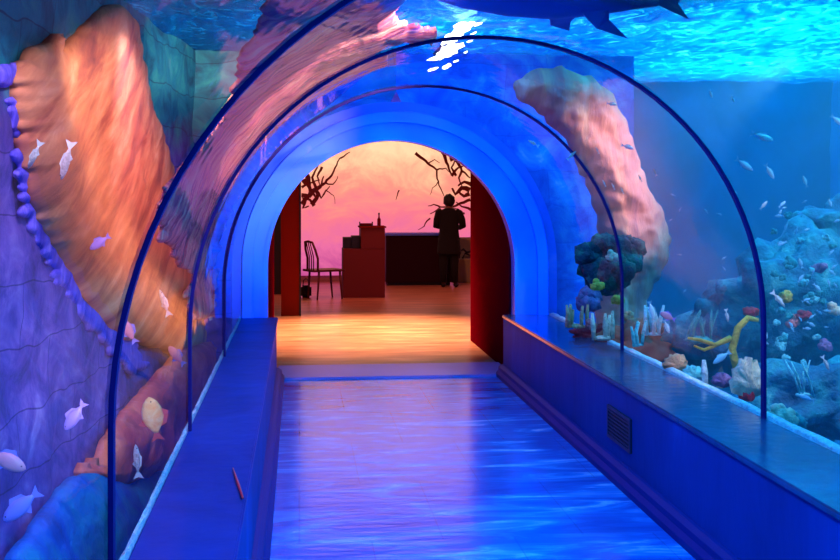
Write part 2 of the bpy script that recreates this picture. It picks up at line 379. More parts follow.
# dark upright panel just inside, left of the doorway
pn = at(301, 315, 15.9); pl = at(281, 315, 15.9)
w_ = empty('room_divider', ((pn.x+pl.x)/2, 15.9, 0)); tag(w_, 'tall dark brown upright panel standing at the left edge of the doorway', 'room divider')
hw = (pn.x-pl.x)/2
obj('board', box(bmesh.new(), -hw, hw-.025, 0, .06, .0, 2.9), M['brown'], w_)
obj('edge_strip', box(bmesh.new(), hw-.025, hw, -.012, .07, .0, 2.9), M['dark'], w_)
pd = at(279, 288, 19.5)
tag(mbox('corner_post', M['dark'], pd.x-.16, pd.x+.1, 19.4, 19.55, 0, 3.1), 'narrow near-black post behind the brown panel at the doorway left edge', 'post')

# reception podium with stepped profile
def Zat(py, Y): return at(400, py, Y).z
Y0 = 18.6
xa, xm, xb = at(343, 290, Y0).x, at(361, 290, Y0).x, at(385, 290, Y0).x
zl, zh = at(360, 249, Y0).z, at(360, 228, Y0).z
pod = empty('reception_podium', ((xa+xb)/2, Y0, 0)); tag(pod, 'reddish brown reception podium with a stepped top beside the chair', 'reception podium')
mx = (xa+xb)/2
obj('desk_body', box(bmesh.new(), xa-mx, xb-mx, 0, .6, 0, zl, bev=.006), M['podium'], pod)
obj('tall_end', box(bmesh.new(), xm-mx, xb-mx, .0, .6, zl+.001, zh, bev=.006), M['podium'], pod)
obj('top_board', box(bmesh.new(), xm-mx-.02, xb-mx+.02, -.02, .62, zh, zh+.025), M['brown'], pod)
obj('back_riser', box(bmesh.new(), xm-mx-.14, xm-mx, .2, .6, zl+.001, zh-.14), M['dark'], pod)
obj('back_riser', box(bmesh.new(), xm-mx-.28, xm-mx-.14, .25, .6, zl+.001, zl+.18), M['dark'], pod)
t = empty('document_tray', (at(366, 225, Y0+.3).x, Y0+.3, zh+.025)); tag(t, 'small dark tray lying on top of the reception podium', 'tray')
bm = box(bmesh.new(), -.11, .11, -.1, .1, 0, .015); box(bm, -.11, -.1, -.1, .1, .015, .07); box(bm, .1, .11, -.1, .1, .015, .07)
obj('tray', bm, M['dark'], t); obj('papers', box(bmesh.new(), -.09, .09, -.08, .08, .016, .045), M['maroon'], t)
b_ = empty('bottle', (at(379, 225, Y0+.25).x, Y0+.25, zh+.025)); tag(b_, 'slim dark bottle standing at the right end of the podium top', 'bottle')
def lathe(bm, prof, n=14):
    rings = [[bm.verts.new((r*cos(2*pi*k/n), r*sin(2*pi*k/n), z)) for k in range(n)] for r, z in prof]
    for a, b in zip(rings, rings[1:]):
        for k in range(n): bm.faces.new((a[k], a[(k+1) % n], b[(k+1) % n], b[k]))
    bm.faces.new(rings[0][::-1]); bm.faces.new(rings[-1]); return bm
obj('body', lathe(bmesh.new(), [(.028, 0), (.03, .01), (.03, .11), (.012, .15), (.011, .19)]), M['maroon'], b_, True)
obj('cap', lathe(bmesh.new(), [(.014, .19), (.014, .22)]), M['dark'], b_)

# dark counter with blue top
Y1 = 21.0
ca, cb = at(386, 280, Y1).x, at(452, 280, Y1).x; zt = at(400, 233, Y1).z
ct = empty('bar_counter', ((ca+cb)/2, Y1, 0)); tag(ct, 'long near-black counter with a blue top between podium and standing person', 'counter')
hw = (cb-ca)/2
obj('front', box(bmesh.new(), -hw, hw, 0, .5, .06, zt-.05), M['counter'], ct)
obj('plinth', box(bmesh.new(), -hw+.03, hw-.03, .04, .48, 0, .06), M['dark'], ct)
obj('counter_top', box(bmesh.new(), -hw-.02, hw+.02, -.04, .54, zt-.05, zt, bev=.008), M['countertop'], ct)

# pale low display by the mural's right end
da = at(456, 285, 21.6).x; db = at(474, 285, 21.6).x
dp = empty('display_plinth', ((da+db)/2, 21.6, 0)); tag(dp, 'pale grey-green low display plinth right of the standing person', 'plinth')
hw = (db-da)/2
obj('body', box(bmesh.new(), -hw, hw, 0, .4, 0, .45), M['pale'], dp)
obj('back_panel', box(bmesh.new(), -hw, hw, .3, .4, .45, .86), M['pale'], dp)
bm = bmesh.new(); tube(bm, [(-hw*.6, .1, .46), (-hw*.5, .1, .6), (-hw*.1, .1, .64), (hw*.3, .1, .58), (hw*.9, .1, .6)], .022, 6)
tube(bm, [(-hw*.2, .1, .46), (hw*.1, .1, .56), (hw*.9, .1, .5)], .018, 6)
tag(obj('driftwood', bm, M['dark']), 'small dark driftwood piece lying on the pale display plinth', 'driftwood').location = dp.location

# café chair
ch = empty('cafe_chair', (at(324, 297, 18.4).x, 18.5, 0), (0, 0, radians(24))); tag(ch, 'dark wooden chair with a curved open back, seen side-on left of the podium', 'chair')
sw = .29; sh = at(320, 269, 18.5).z
bm = box(bmesh.new(), -sw, sw, -.22, .22, sh-.035, sh, bev=.012); obj('seat', bm, M['wood'], ch)
for (x, y, dx) in ((-.17, -.18, -.03), (-.17, .18, -.03), (.2, -.18, .04), (.2, .18, .04)):
    obj('leg', tube(bmesh.new(), [(x, y, sh-.03), (x+dx*.4, y, sh*.5), (x+dx, y, 0)], [.02, .018, .014], 8), M['wood'], ch, True)
bm = bmesh.new()
bt = at(308, 242, 18.5).z
pts = [(-.2, -.2, sh), (-.2, -.2, sh+.18), (-.24, -.19, bt-.12), (-.27, -.14, bt), (-.28, 0, bt+.015), (-.27, .14, bt), (-.24, .19, bt-.12), (-.2, .2, sh+.18), (-.2, .2, sh)]
obj('backrest', tube(bm, pts, .02, 8), M['wood'], ch, True)
for yy in (-.08, 0, .08):
    obj('back_spindle', tube(bmesh.new(), [(-.22, yy, sh), (-.22, yy, sh+.2), (-.28, yy*.9, bt)], .01, 6), M['wood'], ch, True)
# bag on the floor
bgx = at(306, 297, 18.6).x
bg = empty('handbag', (bgx, 18.75, 0)); tag(bg, 'small black bag standing on the floor behind the chair legs', 'bag')
bm = box(bmesh.new(), -.09, .09, -.06, .06, 0, .2, bev=.03); obj('body', bm, M['dark'], bg, True)
obj('handle', tube(bmesh.new(), [(-.05, 0, .19), (-.04, 0, .28), (0, 0, .31), (.04, 0, .28), (.05, 0, .19)], .008, 6), M['dark'], bg, True)

# ------------------------------------------------------------------ person (seen from behind, dark coat, looking down)
def skinned(name, verts, edges, m, parent, sub=2, flat=1.0):
    me = bpy.data.meshes.new(name); me.from_pydata([v[:3] for v in verts], edges, [])
    o = bpy.data.objects.new(name, me); col.objects.link(o); me.materials.append(m)
    md = o.modifiers.new('skin', 'SKIN'); md.use_smooth_shade = True
    for v, d in zip(me.skin_vertices[0].data, verts):
        v.radius = (d[3], d[4] if len(d) > 4 else d[3])
    me.skin_vertices[0].data[0].use_root = True
    s = o.modifiers.new('sub', 'SUBSURF'); s.levels = sub; s.render_levels = sub
    o.parent = parent; return o
fy = 20.55
fx = at(449, 288, fy).x
H = 1.685
pe = empty('person', (fx, fy, 0), (0, 0, radians(-12)))
tag(pe, 'person in a long dark coat standing with back turned at the counter end', 'person')
V = [(0, 0, .93, .15, .11), (0, 0, 1.1, .135, .1), (0, .0, 1.27, .155, .1), (0, .0, 1.38, .1, .08), (0, .02, 1.455, .052, .055), (0, .04, 1.56, .075, .09), (0, .045, 1.62, .06, .075),
     (-.17, 0, 1.36, .062, .06), (-.235, .02, 1.12, .048), (-.15, .22, 1.12, .036), (-.1, .27, 1.2, .026),
     (.17, 0, 1.36, .062, .06), (.25, .02, 1.12, .048), (.18, .22, 1.08, .036), (.1, .27, 1.16, .026),
     (-.09, 0, .82, .088), (-.095, -.005, .47, .058), (-.1, .01, .08, .04), (-.11, .1, .035, .034), (-.11, .16, .03, .022),
     (.09, 0, .82, .088), (.1, .0, .47, .058), (.11, .02, .08, .04), (.12, .11, .035, .034), (.12, .17, .03, .022)]
Ed = [(0, 1), (1, 2), (2, 3), (3, 4), (4, 5), (5, 6), (3, 7), (7, 8), (8, 9), (9, 10), (3, 11), (11, 12), (12, 13), (13, 14), (0, 15), (15, 16), (16, 17), (17, 18), (18, 19), (0, 20), (20, 21), (21, 22), (22, 23), (23, 24)]
body = skinned('body', V, Ed, M['skin'], pe)
# coat: torso shell with sleeves and skirt to the knee
bm = bmesh.new(); n = 20
prof = [(.23, .16, .60), (.215, .15, .75), (.195, .145, .92), (.17, .13, 1.08), (.185, .13, 1.22), (.2, .12, 1.33), (.17, .1, 1.4), (.075, .075, 1.45)]
rings = [[bm.verts.new((a*cos(2*pi*k/n)*(1+.03*sin(5*2*pi*k/n)*(z < .9)), b*sin(2*pi*k/n), z)) for k in range(n)] for a, b, z in prof]
for a, b in zip(rings, rings[1:]):
    for k in range(n): bm.faces.new((a[k], a[(k+1) % n], b[(k+1) % n], b[k]))
coat = obj('coat', bm, M['cloth'], pe, True)
s = coat.modifiers.new('s', 'SOLIDIFY'); s.thickness = .012; s2 = coat.modifiers.new('b', 'SUBSURF'); s2.levels = s2.render_levels = 1
for sgn in (-1, 1):
    e = (-.235, .02, 1.12) if sgn < 0 else (.25, .02, 1.12); w = (-.15, .2, 1.125) if sgn < 0 else (.18, .2, 1.085)
    obj('sleeve', tube(bmesh.new(), [(sgn*.12, 0, 1.385), (sgn*.18, 0, 1.35), (e[0]*.93, .01, 1.23), e, ((e[0]+w[0])/2, .11, 1.11), w], [.07, .078, .068, .062, .052, .046], 12), M['cloth'], pe, True)
obj('trousers', (lambda bm: [tube(bm, [(x, 0, .9), (x*1.03, 0, .6), (x*1.08, 0, .4), (x*1.1, .01, .09)], [.11, .09, .072, .062], 12) for x in (-.095, .095)] and bm)(bmesh.new()), M['cloth'], pe, True)
for x in (-.11, .12):
    obj('shoe', blob(bmesh.new(), (x, .085, .045), 1, 2, 0, sq=(.05, .14, .045)), M['dark'], pe, True)
bm = blob(bmesh.new(), (0, .015, 1.585), 1, 3, .14, 3, 2, (.108, .115, .12)); obj('hair', bm, M['dark'], pe, True)
for sgn in (-1, 1):
    base = Vector((-.1, .27, 1.2)) if sgn < 0 else Vector((.1, .27, 1.16))
    for k in range(4):
        q = base+Vector((sgn*(-.012-.016*k)+sgn*.03, .02, .01)); L = [.05, .058, .053, .042][k]
        skinned('finger', [(base.x+sgn*(.02-.013*k), base.y, base.z, .011), (q.x, q.y+L*.5, q.z+.01, .009), (q.x-sgn*.012, q.y+L*.7, q.z-.018, .008)], [(0, 1), (1, 2)], M['skin'], pe, 1)
    skinned('thumb', [(base.x-sgn*.005, base.y-.02, base.z, .012), (base.x-sgn*.035, base.y+.0, base.z+.02, .01), (base.x-sgn*.04, base.y+.03, base.z+.02, .008)], [(0, 1), (1, 2)], M['skin'], pe, 1)
for sgn in (-1, 1):
    obj('ear', blob(bmesh.new(), (sgn*.082, .05, 1.565), 1, 2, 0, sq=(.012, .022, .032)), M['skin'], pe, True)
    obj('eye', blob(bmesh.new(), (sgn*.03, .127, 1.565), .011, 2, 0), M['white'], pe, True)
obj('nose', blob(bmesh.new(), (0, .14, 1.54), 1, 2, 0, sq=(.013, .02, .022)), M['skin'], pe, True)

# ------------------------------------------------------------------ tank shell
# left back wall: stone blocks, runs slightly towards the tunnel
def wallL(y): return -1.98+.1*y
NL = Vector((1, -.1, 0)).normalized(); PL = Vector((wallL(0), 0, 0))
def uvgrid(name, P, U, W, nu, nv, m, amp=.0, smooth=True, nrm=None):
    me = bpy.data.meshes.new(name); vs = []; fs = []; uvs = []
    Lu, Lw = U.length, W.length; N = nrm or U.cross(W).normalized()
    for j in range(nv+1):
        for i in range(nu+1):
            p = P+U*(i/nu)+W*(j/nv)
            if amp: p = p+N*amp*noise.fractal(p*1.6, 1, 2, 5)
            vs.append(p); uvs.append((P.x+P.y+i/nu*Lu, P.z+j/nv*Lw))
    for j in range(nv):
        for i in range(nu): a = j*(nu+1)+i; fs.append((a, a+1, a+nu+2, a+nu+1))
    me.from_pydata(vs, [], fs); uv = me.uv_layers.new()
    for l in me.loops: uv.data[l.index].uv = uvs[l.vertex_index]
    me.materials.append(m)
    for p in me.polygons: p.use_smooth = smooth
    o = bpy.data.objects.new(name, me); col.objects.link(o); return o
SURF = 3.0
strct(uvgrid('wall_tank_left', Vector((wallL(BACK), BACK, -.3)), Vector((wallL(10.6)-wallL(BACK), 10.6-BACK, 0)), Vector((0, 0, 4.2)), 120, 40, M['stoneL'], .05, nrm=NL))
# end walls of the tank around the collar (holes left by the arch: built left, right, top)
out = arch(.085, z0=-.1)
def endpiece(name, m, xs0, xs1, zb, zt_, y, side):
    vs = []; fs = []; uvs = []
    me = bpy.data.meshes.new(name)
    n = 40
    for k in range(n+1):
        z = zb+(zt_-zb)*k/n
        if z <= SPR: e = RAD+.085
        elif z < SPR+RAD+.085: e = sqrt(max(0, (RAD+.085)**2-(z-SPR)**2))
        else: e = 0
        xi = CX+side*e
        for j in range(13):
            x = xi+(xs1-xi)*j/12; d = .05*noise.fractal(Vector((x*1.5, z*1.5, 7)), 1, 2, 4)
            vs.append((x, y+d*(j > 0), z)); uvs.append((x, z))
    for k in range(n):
        for j in range(12): a = k*13+j; fs.append((a, a+1, a+14, a+13))
    me.from_pydata(vs, [], fs); uv = me.uv_layers.new()
    for l in me.loops: uv.data[l.index].uv = uvs[l.vertex_index]
    me.materials.append(m)
    for p in me.polygons: p.use_smooth = True
    o = bpy.data.objects.new(name, me); col.objects.link(o); return strct(o)
endpiece('wall_tank_end_left', M['stoneL'], 0, wallL(10.6)-.1, -.3, 3.9, YE+.08, -1)
XQ = 3.15
endpiece('wall_tank_end_right', M['stoneR'], 0, XQ, -.3, 3.9, YE+.08, 1)
YD, XD = 12.7, 6.2
strct(uvgrid('wall_tank_return', Vector((XQ, YE+.08, -.3)), Vector((0, YD-YE, 0)), Vector((0, 0, 4.2)), 20, 20, M['deep'], .04))
strct(uvgrid('wall_tank_far', Vector((XQ, YD, -.3)), Vector((XD-XQ, 0, 0)), Vector((0, 0, 4.2)), 20, 20, M['deep'], .04))
strct(uvgrid('wall_tank_right', Vector((XD, BACK, -.3)), Vector((0, YD-BACK, 0)), Vector((0, 0, 4.2)), 60, 20, M['deepR'], .05))
strct(mbox('floor', M['seabed'], GR+.02, XD, BACK, YD, -.35, -.3))
strct(mbox('floor', M['seabed'], wallL(BACK)-.1, GL-.02, BACK, 10.5, -.35, -.3))
# room roof over the tank
strct(mbox('ceiling', M['ceil'], -2.4, XD+.1, BACK-.1, YD+.1, 3.95, 4.05))
strct(mbox('wall_back', M['ceil'], -2.4, XD+.1, BACK-.1, BACK, -.3, 4.0))
w = uvgrid('water_surface', Vector((-2.3, BACK, SURF)), Vector((XD+2.3, 0, 0)), Vector((0, YD-BACK, 0)), 160, 300, M['water'], 0)
for v in w.data.vertices:
    p = v.co; v.co.z += .022*noise.fractal(Vector((p.x*3.2, p.y*1.9, 0)), 1, 2.1, 4)
tag(w, 'rippled glittering water surface of the tank above the tunnel', 'water', kind='stuff')
# hazy body of water on the right
mw = bpy.data.materials.new('hazy_water'); mw.use_nodes = True; nt = mw.node_tree; nt.nodes.clear()
oo = nt.nodes.new('ShaderNodeOutputMaterial'); vv = nt.nodes.new('ShaderNodeVolumePrincipled')
vv.inputs['Color'].default_value = (.1, .62, 1, 1); vv.inputs['Density'].default_value = .1; vv.inputs['Anisotropy'].default_value = .04
nt.links.new(vv.outputs[0], oo.inputs['Volume'])
tag(mbox('tank_water', mw, GR+.03, XD-.08, BACK+.1, YD-.08, -.28, SURF-.04), 'hazy blue water filling the tank right of the tunnel', 'water', kind='stuff')
# gravel strips heaped against the foot of the glass
def gravel(name, x0, x1, lab):
    vs = []; fs = []; n = 300
    for i in range(n+1):
        y = BACK+.1+(YE-BACK-.15)*i/n; h = SILL+.008+.006*noise.noise(Vector((x0, y*5, 1)))
        vs += [(x0, y, SILL-.03), (x0, y, h+.004), (x0+(x1-x0)*.5, y, h+.012+.006*noise.noise(Vector((3, y*8, 1)))), (x1, y, h-.05), (x1, y, SILL-.25)]
    for i in range(n):
        for k in range(4): a = i*5+k; fs.append((a, a+1, a+6, a+5))
    tag(obj(name, (vs, fs), M['sand'], smooth=True), lab, 'gravel', kind='stuff')
gravel('gravel_bed', GR+.007, GR+.08, 'white gravel heaped along the foot of the right glass')
gravel('gravel_bed', GL-.007, GL-.03, 'pale gravel line along the foot of the left glass')

# ------------------------------------------------------------------ rock reliefs: traced outline, own distance, real thickness
def inside(p, poly):
    x, y = p; c = False; j = len(poly)-1
    for i in range(len(poly)):
        xi, yi = poly[i]; xj, yj = poly[j]
        if (yi > y) != (yj > y) and x < (xj-xi)*(y-yi)/(yj-yi)+xi: c = not c
        j = i
    return c
def edist(p, poly):
    P = Vector(p); d = 1e9
    for i in range(len(poly)):
        a = Vector(poly[i]); b = Vector(poly[i-1]); ab = b-a; t = max(0, min(1, (P-a).dot(ab)/max(1e-9, ab.length_squared)))
        d = min(d, (P-a-ab*t).length)
    return d
def jag(poly, amp, seed, along=6, dirv=None):
    """roughen an outline"""
    o = []
    for i in range(len(poly)):
        a = Vector(poly[i]); b = Vector(poly[(i+1) % len(poly)]); n = max(1, int((b-a).length/along))
        for k in range(n):
            p = a.lerp(b, k/n); r = noise.noise(Vector((p.x*.13, p.y*.13, seed)))+.7*noise.noise(Vector((p.x*.4, p.y*.4, seed)))
            q = p+(Vector(dirv) if dirv else Vector((-(b-a).y, (b-a).x)).normalized())*r*amp
            o.append((q.x, q.y))
    return o
def relief(name, poly, surf, thick, m, step=3, rim=25, nfreq=3., namp=.5, parent=None, back=.05):
    """surf(px,py) -> (point, normal to viewer side, u, v)"""
    x0 = min(p[0] for p in poly); x1 = max(p[0] for p in poly); y0 = min(p[1] for p in poly); y1 = max(p[1] for p in poly)
    idx = {}; vs = []; uvs = []; nb = []
    nx = int((x1-x0)/step)+2; ny = int((y1-y0)/step)+2
    for j in range(ny):
        for i in range(nx):
            p = (x0+i*step, y0+j*step)
            if not inside(p, poly): continue
            idx[(i, j)] = p
    cells = [c for c in idx if all((c[0]+a, c[1]+b) in idx for a, b in ((1, 0), (1, 1), (0, 1)))]
    use = {}
    for c in cells:
        for a, b in ((0, 0), (1, 0), (1, 1), (0, 1)): use[(c[0]+a, c[1]+b)] = use.get((c[0]+a, c[1]+b), 0)+1
    old = idx; idx = {}
    for key in use:
            p = old[key]
            if use[key] < 4:                    # rim vertex: slide it onto the outline so that the edge runs clean
                best = None
                for k in range(len(poly)):
                    a = Vector(poly[k]); b = Vector(poly[k-1]); ab = b-a; t = max(0, min(1, (Vector(p)-a).dot(ab)/max(1e-9, ab.length_squared)))
                    qq = a+ab*t; d = (Vector(p)-qq).length
                    if best is None or d < best[0]: best = (d, (qq.x, qq.y))
                if best[0] < step*1.6: p = best[1]
            q, N, u, v = surf(*p); e = edist(p, poly); pr = min(1, e/rim)**.55
            idx[key] = len(vs)
            h = thick*pr*(1+namp*noise.fractal(Vector((u*nfreq, v*nfreq, 5)), 1, 2.1, 5))
            vs.append(q+N*h); uvs.append((u, v)); nb.append(q-N*back)
    n = len(vs); fs = []; cnt = {}
    for (i, j) in idx:
        k = [(i, j), (i+1, j), (i+1, j+1), (i, j+1)]
        if all(a in idx for a in k):
            f = tuple(idx[a] for a in k); fs.append(f)
            for a, b in zip(f, f[1:]+f[:1]):
                cnt[(min(a, b), max(a, b))] = cnt.get((min(a, b), max(a, b)), [])+[(a, b)]
    sd = [(e[0][0], e[0][1]) for e in cnt.values() if len(e) == 1]
    allf = fs+[tuple(a+n for a in f)[::-1] for f in fs]+[(b, a, a+n, b+n) for a, b in sd]
    used = sorted({a for f in allf for a in f}); rm = {a: i for i, a in enumerate(used)}
    allv = vs+nb; alluv = uvs+uvs
    me = bpy.data.meshes.new(name); me.from_pydata([allv[a] for a in used], [], [tuple(rm[a] for a in f) for f in allf])
    uv = me.uv_layers.new()
    for l in me.loops: uv.data[l.index].uv = alluv[used[l.vertex_index]]
    me.materials.append(m)
    for p in me.polygons: p.use_smooth = True
    o = bpy.data.objects.new(name, me); col.objects.link(o)
    if parent: o.parent = parent
    return o
def sL(off):
    def f(px, py):
        q = hit(px, py, PL+NL*off, NL); return q, NL, q.y, q.z
    return f
def sLd(off, ang):
    """same plane, surface coordinates turned so that streaks run up the slope"""
    ca_, sa_ = cos(radians(ang)), sin(radians(ang))
    def f(px, py):
        q = hit(px, py, PL+NL*off, NL); return q, NL, q.y*sa_-q.z*ca_, q.y*ca_+q.z*sa_
    return f
def sY(Y):
    def f(px, py):
        q = at(px, py, Y); return q, Vector((0, -1, 0)), q.x, q.z
    return f
def sX(X):
    def f(px, py):
        q = hit(px, py, (X, 0, 0), Vector((1, 0, 0))); return q, Vector((-1, 0, 0)), q.y, q.z
    return f
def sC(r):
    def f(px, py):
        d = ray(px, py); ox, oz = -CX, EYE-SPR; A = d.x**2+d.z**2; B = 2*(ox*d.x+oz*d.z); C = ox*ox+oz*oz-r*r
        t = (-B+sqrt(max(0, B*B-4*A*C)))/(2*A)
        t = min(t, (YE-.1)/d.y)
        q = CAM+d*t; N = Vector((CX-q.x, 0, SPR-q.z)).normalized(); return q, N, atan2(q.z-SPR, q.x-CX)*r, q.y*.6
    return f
# left side
o = relief('violet_light_fringe', jag([(-14, 70), (12, 92), (8, 110), (18, 140), (20, 180), (24, 212), (40, 250), (60, 285), (84, 320), (104, 345), (130, 372), (150, 366), (128, 330), (90, 280), (60, 220), (50, 120), (20, 60)], 8, 3, 4), sL(.02), .03, M['violet'], 2, 16, back=.02)
tag(o, 'ragged fringe of violet light, built as rock, along the lower left edge of the orange slope', 'rock')
o = relief('orange_light_slope', jag([(16, 75), (36, 48), (50, 42), (64, 28), (62, 52), (80, 32), (104, 8), (120, 3), (138, 22), (142, 50), (150, 85), (154, 112), (166, 140), (176, 180), (186, 230), (204, 290), (208, 370), (190, 372), (170, 352), (150, 346), (122, 338), (105, 322), (88, 302), (68, 268), (50, 238), (34, 200), (26, 160), (22, 120)], 3, 1), sLd(.05, 32), .1, M['orange'], 2.5, 30, 1.6, .25)
tag(o, 'tall leaning slope of orange lamp light, built as streaked rock on the left tank wall', 'rock')
o = relief('rock_outcrop', jag([(214, 340), (180, 352), (152, 384), (128, 412), (108, 440), (100, 466), (96, 448), (92, 470), (88, 452), (82, 476), (112, 490), (136, 482), (166, 470), (190, 466), (214, 440)], 2, 2), sLd(.16, 40), .12, M['orange2'], 2.5, 16)
tag(o, 'burnt orange rock outcrop low on the left behind the golden fish', 'rock')
o = relief('reef_mound', jag([(118, 482), (92, 472), (72, 480), (58, 500), (42, 522), (24, 548), (-10, 600), (-20, 680), (250, 680), (250, 440), (190, 462), (160, 470), (138, 484)], 3, 4), sL(.22), .14, M['mound'], 4, 40)
tag(o, 'blue-green reef mound in the bottom left corner of the tank', 'rock')
# overhead pink reflections, built as a coloured rock arch left of the crown
o = relief('reflection_canopy', jag([(192, 320), (186, 270), (166, 240), (158, 212), (172, 180), (198, 150), (218, 126), (232, 98), (240, 60), (256, 34), (262, 14), (276, -10), (330, -40), (388, -30), (404, 2), (392, 14), (408, 22), (440, 34), (436, 44), (398, 44), (372, 56), (396, 60), (362, 78), (345, 92), (310, 120), (270, 156), (238, 200), (220, 250), (214, 320)], 13, 6, 2.5, (.8, -.6)), sC(1.72), .05, M['pink'], 1.8, 20, back=.02)
tag(o, 'pink streaked reflections, built as a rock canopy over the left of the tunnel crown', 'rock')
# right side
o = relief('rock_ridge', jag([(512, 84), (532, 70), (560, 66), (590, 76), (612, 94), (626, 120), (636, 150), (650, 190), (664, 212), (672, 240), (668, 262), (656, 284), (648, 300), (652, 340), (600, 350), (596, 300), (602, 240), (590, 190), (566, 140), (540, 112), (518, 98)], 4, 8), sY(9.7), .22, M['pinkR'], 2.5, 20)
tag(o, 'salmon pink rock ridge rising behind the farthest arch joint on the right', 'rock')

def clump(name, m, c, r, n, rs, lab, cat, seed, amp=.5, sq=(1, 1, 1)):
    """coral head: many lobes grown into one body"""
    rnd = random.Random(seed); bm = bmesh.new()
    blob(bm, (0, 0, 0), r*.75, 3, .35, 3, seed, sq)
    for k in range(n):
        a = rnd.uniform(0, 2*pi); z = rnd.uniform(-.6, 1); s = sqrt(max(0, 1-z*z))
        blob(bm, (r*.7*s*cos(a)*sq[0], r*.7*s*sin(a)*sq[1], r*.7*z*sq[2]), rs*rnd.uniform(.6, 1.2), 2, amp, 3, seed+k)
    o = obj(name, bm, m, None, True); o.location = c; tag(o, lab, cat); return o
clump('bushy_coral', M['bush'], at(606, 268, 8.9), .26, 34, .085, 'dark green bushy coral head behind the farthest arch joint on the right', 'coral', 3, .7, (.95, .6, 1.15))
clump('bushy_coral', M['bush'], at(628, 252, 9.0), .12, 16, .06, 'small teal bushy coral on the upper right of the dark coral head', 'coral', 5, .7)
clump('bushy_coral', M['mauve'], at(590, 302, 8.7), .1, 14, .05, 'mauve coral clump low at the left foot of the dark coral head', 'coral', 6, .7)

# generic reef behind right glass
def rock(c, r, m, lab, seed, sq=(1, 1, 1), sub=4, amp=.55):
    o = obj('reef_rock', blob(bmesh.new(), (0, 0, 0), r, sub, amp, 1.8, seed, sq), m, None, True); o.location = c; return tag(o, lab, 'rock')
rock(at(745, 330, 8.2), .42, M['reef'], 'large dark reef boulder behind the second arch joint on the right', 3, (1, .6, .8))
rock(at(800, 300, 8.0), .52, M['reef'], 'big blue reef boulder right of the second arch joint', 5, (1.1, .6, .9))
rock(at(838, 236, 8.2), .38, M['reef'], 'upper blue reef boulder at the right edge of the view', 9, (1, .6, .7))
rock(at(690, 345, 8.6), .34, M['reef'], 'teal reef boulder between the second and farthest joints on the right', 11, (1.4, .6, .6))
rock(at(640, 345, 8.4), .2, M['orange2'], 'orange rock at the foot of the salmon ridge', 13, (1.3, .6, .9))
rock(at(825, 400, 6.6), .42, M['reef'], 'low blue reef boulder near the glass at the right edge', 15, (1.2, .6, .6))
rock(at(600, 335, 8.7), .12, M['coralred'], 'small red rock at the foot of the dark coral head', 19, (1.6, .5, .6))

def tubes(name, m, c, n, h, r, spread_, lab, cat, seed, lean=.25):
    rnd = random.Random(seed); bm = bmesh.new()
    blob(bm, (0, 0, 0), spread_*.8, 2, .3, 2, seed, (1, .7, .3))
    for k in range(n):
        x = rnd.uniform(-spread_, spread_); y = rnd.uniform(-.03, .03); hh = h*rnd.uniform(.6, 1.1); l = rnd.uniform(-lean, lean)
        pts = [(x, y, -.01), (x+l*hh*.4, y, hh*.5), (x+l*hh+.01*rnd.random(), y, hh)]
        tube(bm, pts, [r*.8, r, r*.55], 7)
    o = obj(name, bm, m, None, True); o.location = c; return tag(o, lab, cat)
tubes('tube_coral', M['white'], at(654, 334, 8.2), 6, .2, .016, .06, 'white finger coral left of the drifting oval fish at the foot of the ridge', 'coral', 1)
tubes('tube_coral', M['cream'], at(603, 338, 8.0), 5, .22, .018, .08, 'cream finger coral standing left of the farthest joint foot', 'coral', 2)
tubes('tube_coral', M['peach'], at(577, 326, 8.5), 6, .16, .016, .08, 'peach finger coral nearest the blue collar on the right', 'coral', 3)
tubes('tube_coral', M['aqua'], at(637, 345, 7.9), 5, .17, .014, .05, 'pale aqua finger coral just right of the farthest joint foot', 'coral', 4)
tubes('tube_coral', M['white'], at(705, 384, 6.6), 2, .16, .02, .02, 'pair of thick white coral fingers left of the beige sponge', 'coral', 7, .1)
tubes('sea_grass', M['aqua'], at(804, 395, 6.2), 5, .2, .007, .06, 'thin aqua weed blades low at the right edge of the view', 'weed', 12, .5)
tubes('sea_grass', M['tealc'], at(700, 340, 7.4), 9, .2, .01, .12, 'teal weed blades in the middle of the right reef', 'weed', 13, .5)

# fan / shell corals on the gravel
def fan(name, m, c, r, lab, seed, cat='coral', m2=None):
    root = empty(name, c); tag(root, lab, cat); rnd = random.Random(seed); bm = bmesh.new()
    n = 18; pts = []
    for k in range(n+1):
        a = pi*(-.05+1.1*k/n); rr = r*(1+.12*sin(k*2.4)+rnd.uniform(-.05, .05)); pts.append((rr*cos(a), rr*sin(a)+r*.1))
    f = [bm.verts.new((x, -.02-.02*sin(i*1.7), z)) for i, (x, z) in enumerate(pts)]; b = [bm.verts.new((x*.97, .03, z*.97)) for x, z in pts]
    cf = bm.verts.new((0, -.05*r/.1, r*.3)); cb = bm.verts.new((0, .05, r*.3)); c0 = bm.verts.new((0, -.03, -.02)); 
    for i in range(n):
        bm.faces.new((cf, f[i], f[i+1])); bm.faces.new((cb, b[i+1], b[i])); bm.faces.new((f[i], b[i], b[i+1], f[i+1]))
    bm.faces.new((cf, f[n], c0)); bm.faces.new((cf, c0, f[0])); bm.faces.new((cb, c0, b[n])); bm.faces.new((cb, b[0], c0)); bm.faces.new((f[0], c0, b[0])); bm.faces.new((f[n], b[n], c0))
    obj('fan', bm, m, root, True)
    obj('base', blob(bmesh.new(), (0, .0, -.01), r*.5, 2, .4, 3, seed, (1, .7, .5)), m2 or m, root, True)
    return root
fan('fan_coral', M['cream'], at(747, 392, 6.15), .12, 'large beige rounded sponge with a red base left of the second joint foot', 2, m2=M['coralred']).scale = (.75, 1, 1.45)
fan('fan_coral', M['peach'], at(676, 368, 7.0), .08, 'peach shell-shaped coral on the gravel by the white fingers', 4, m2=M['cream'])
fan('fan_coral', M['mauve'], at(722, 384, 6.6), .06, 'small mauve fan coral between white fingers and beige sponge', 5, m2=M['cream'])
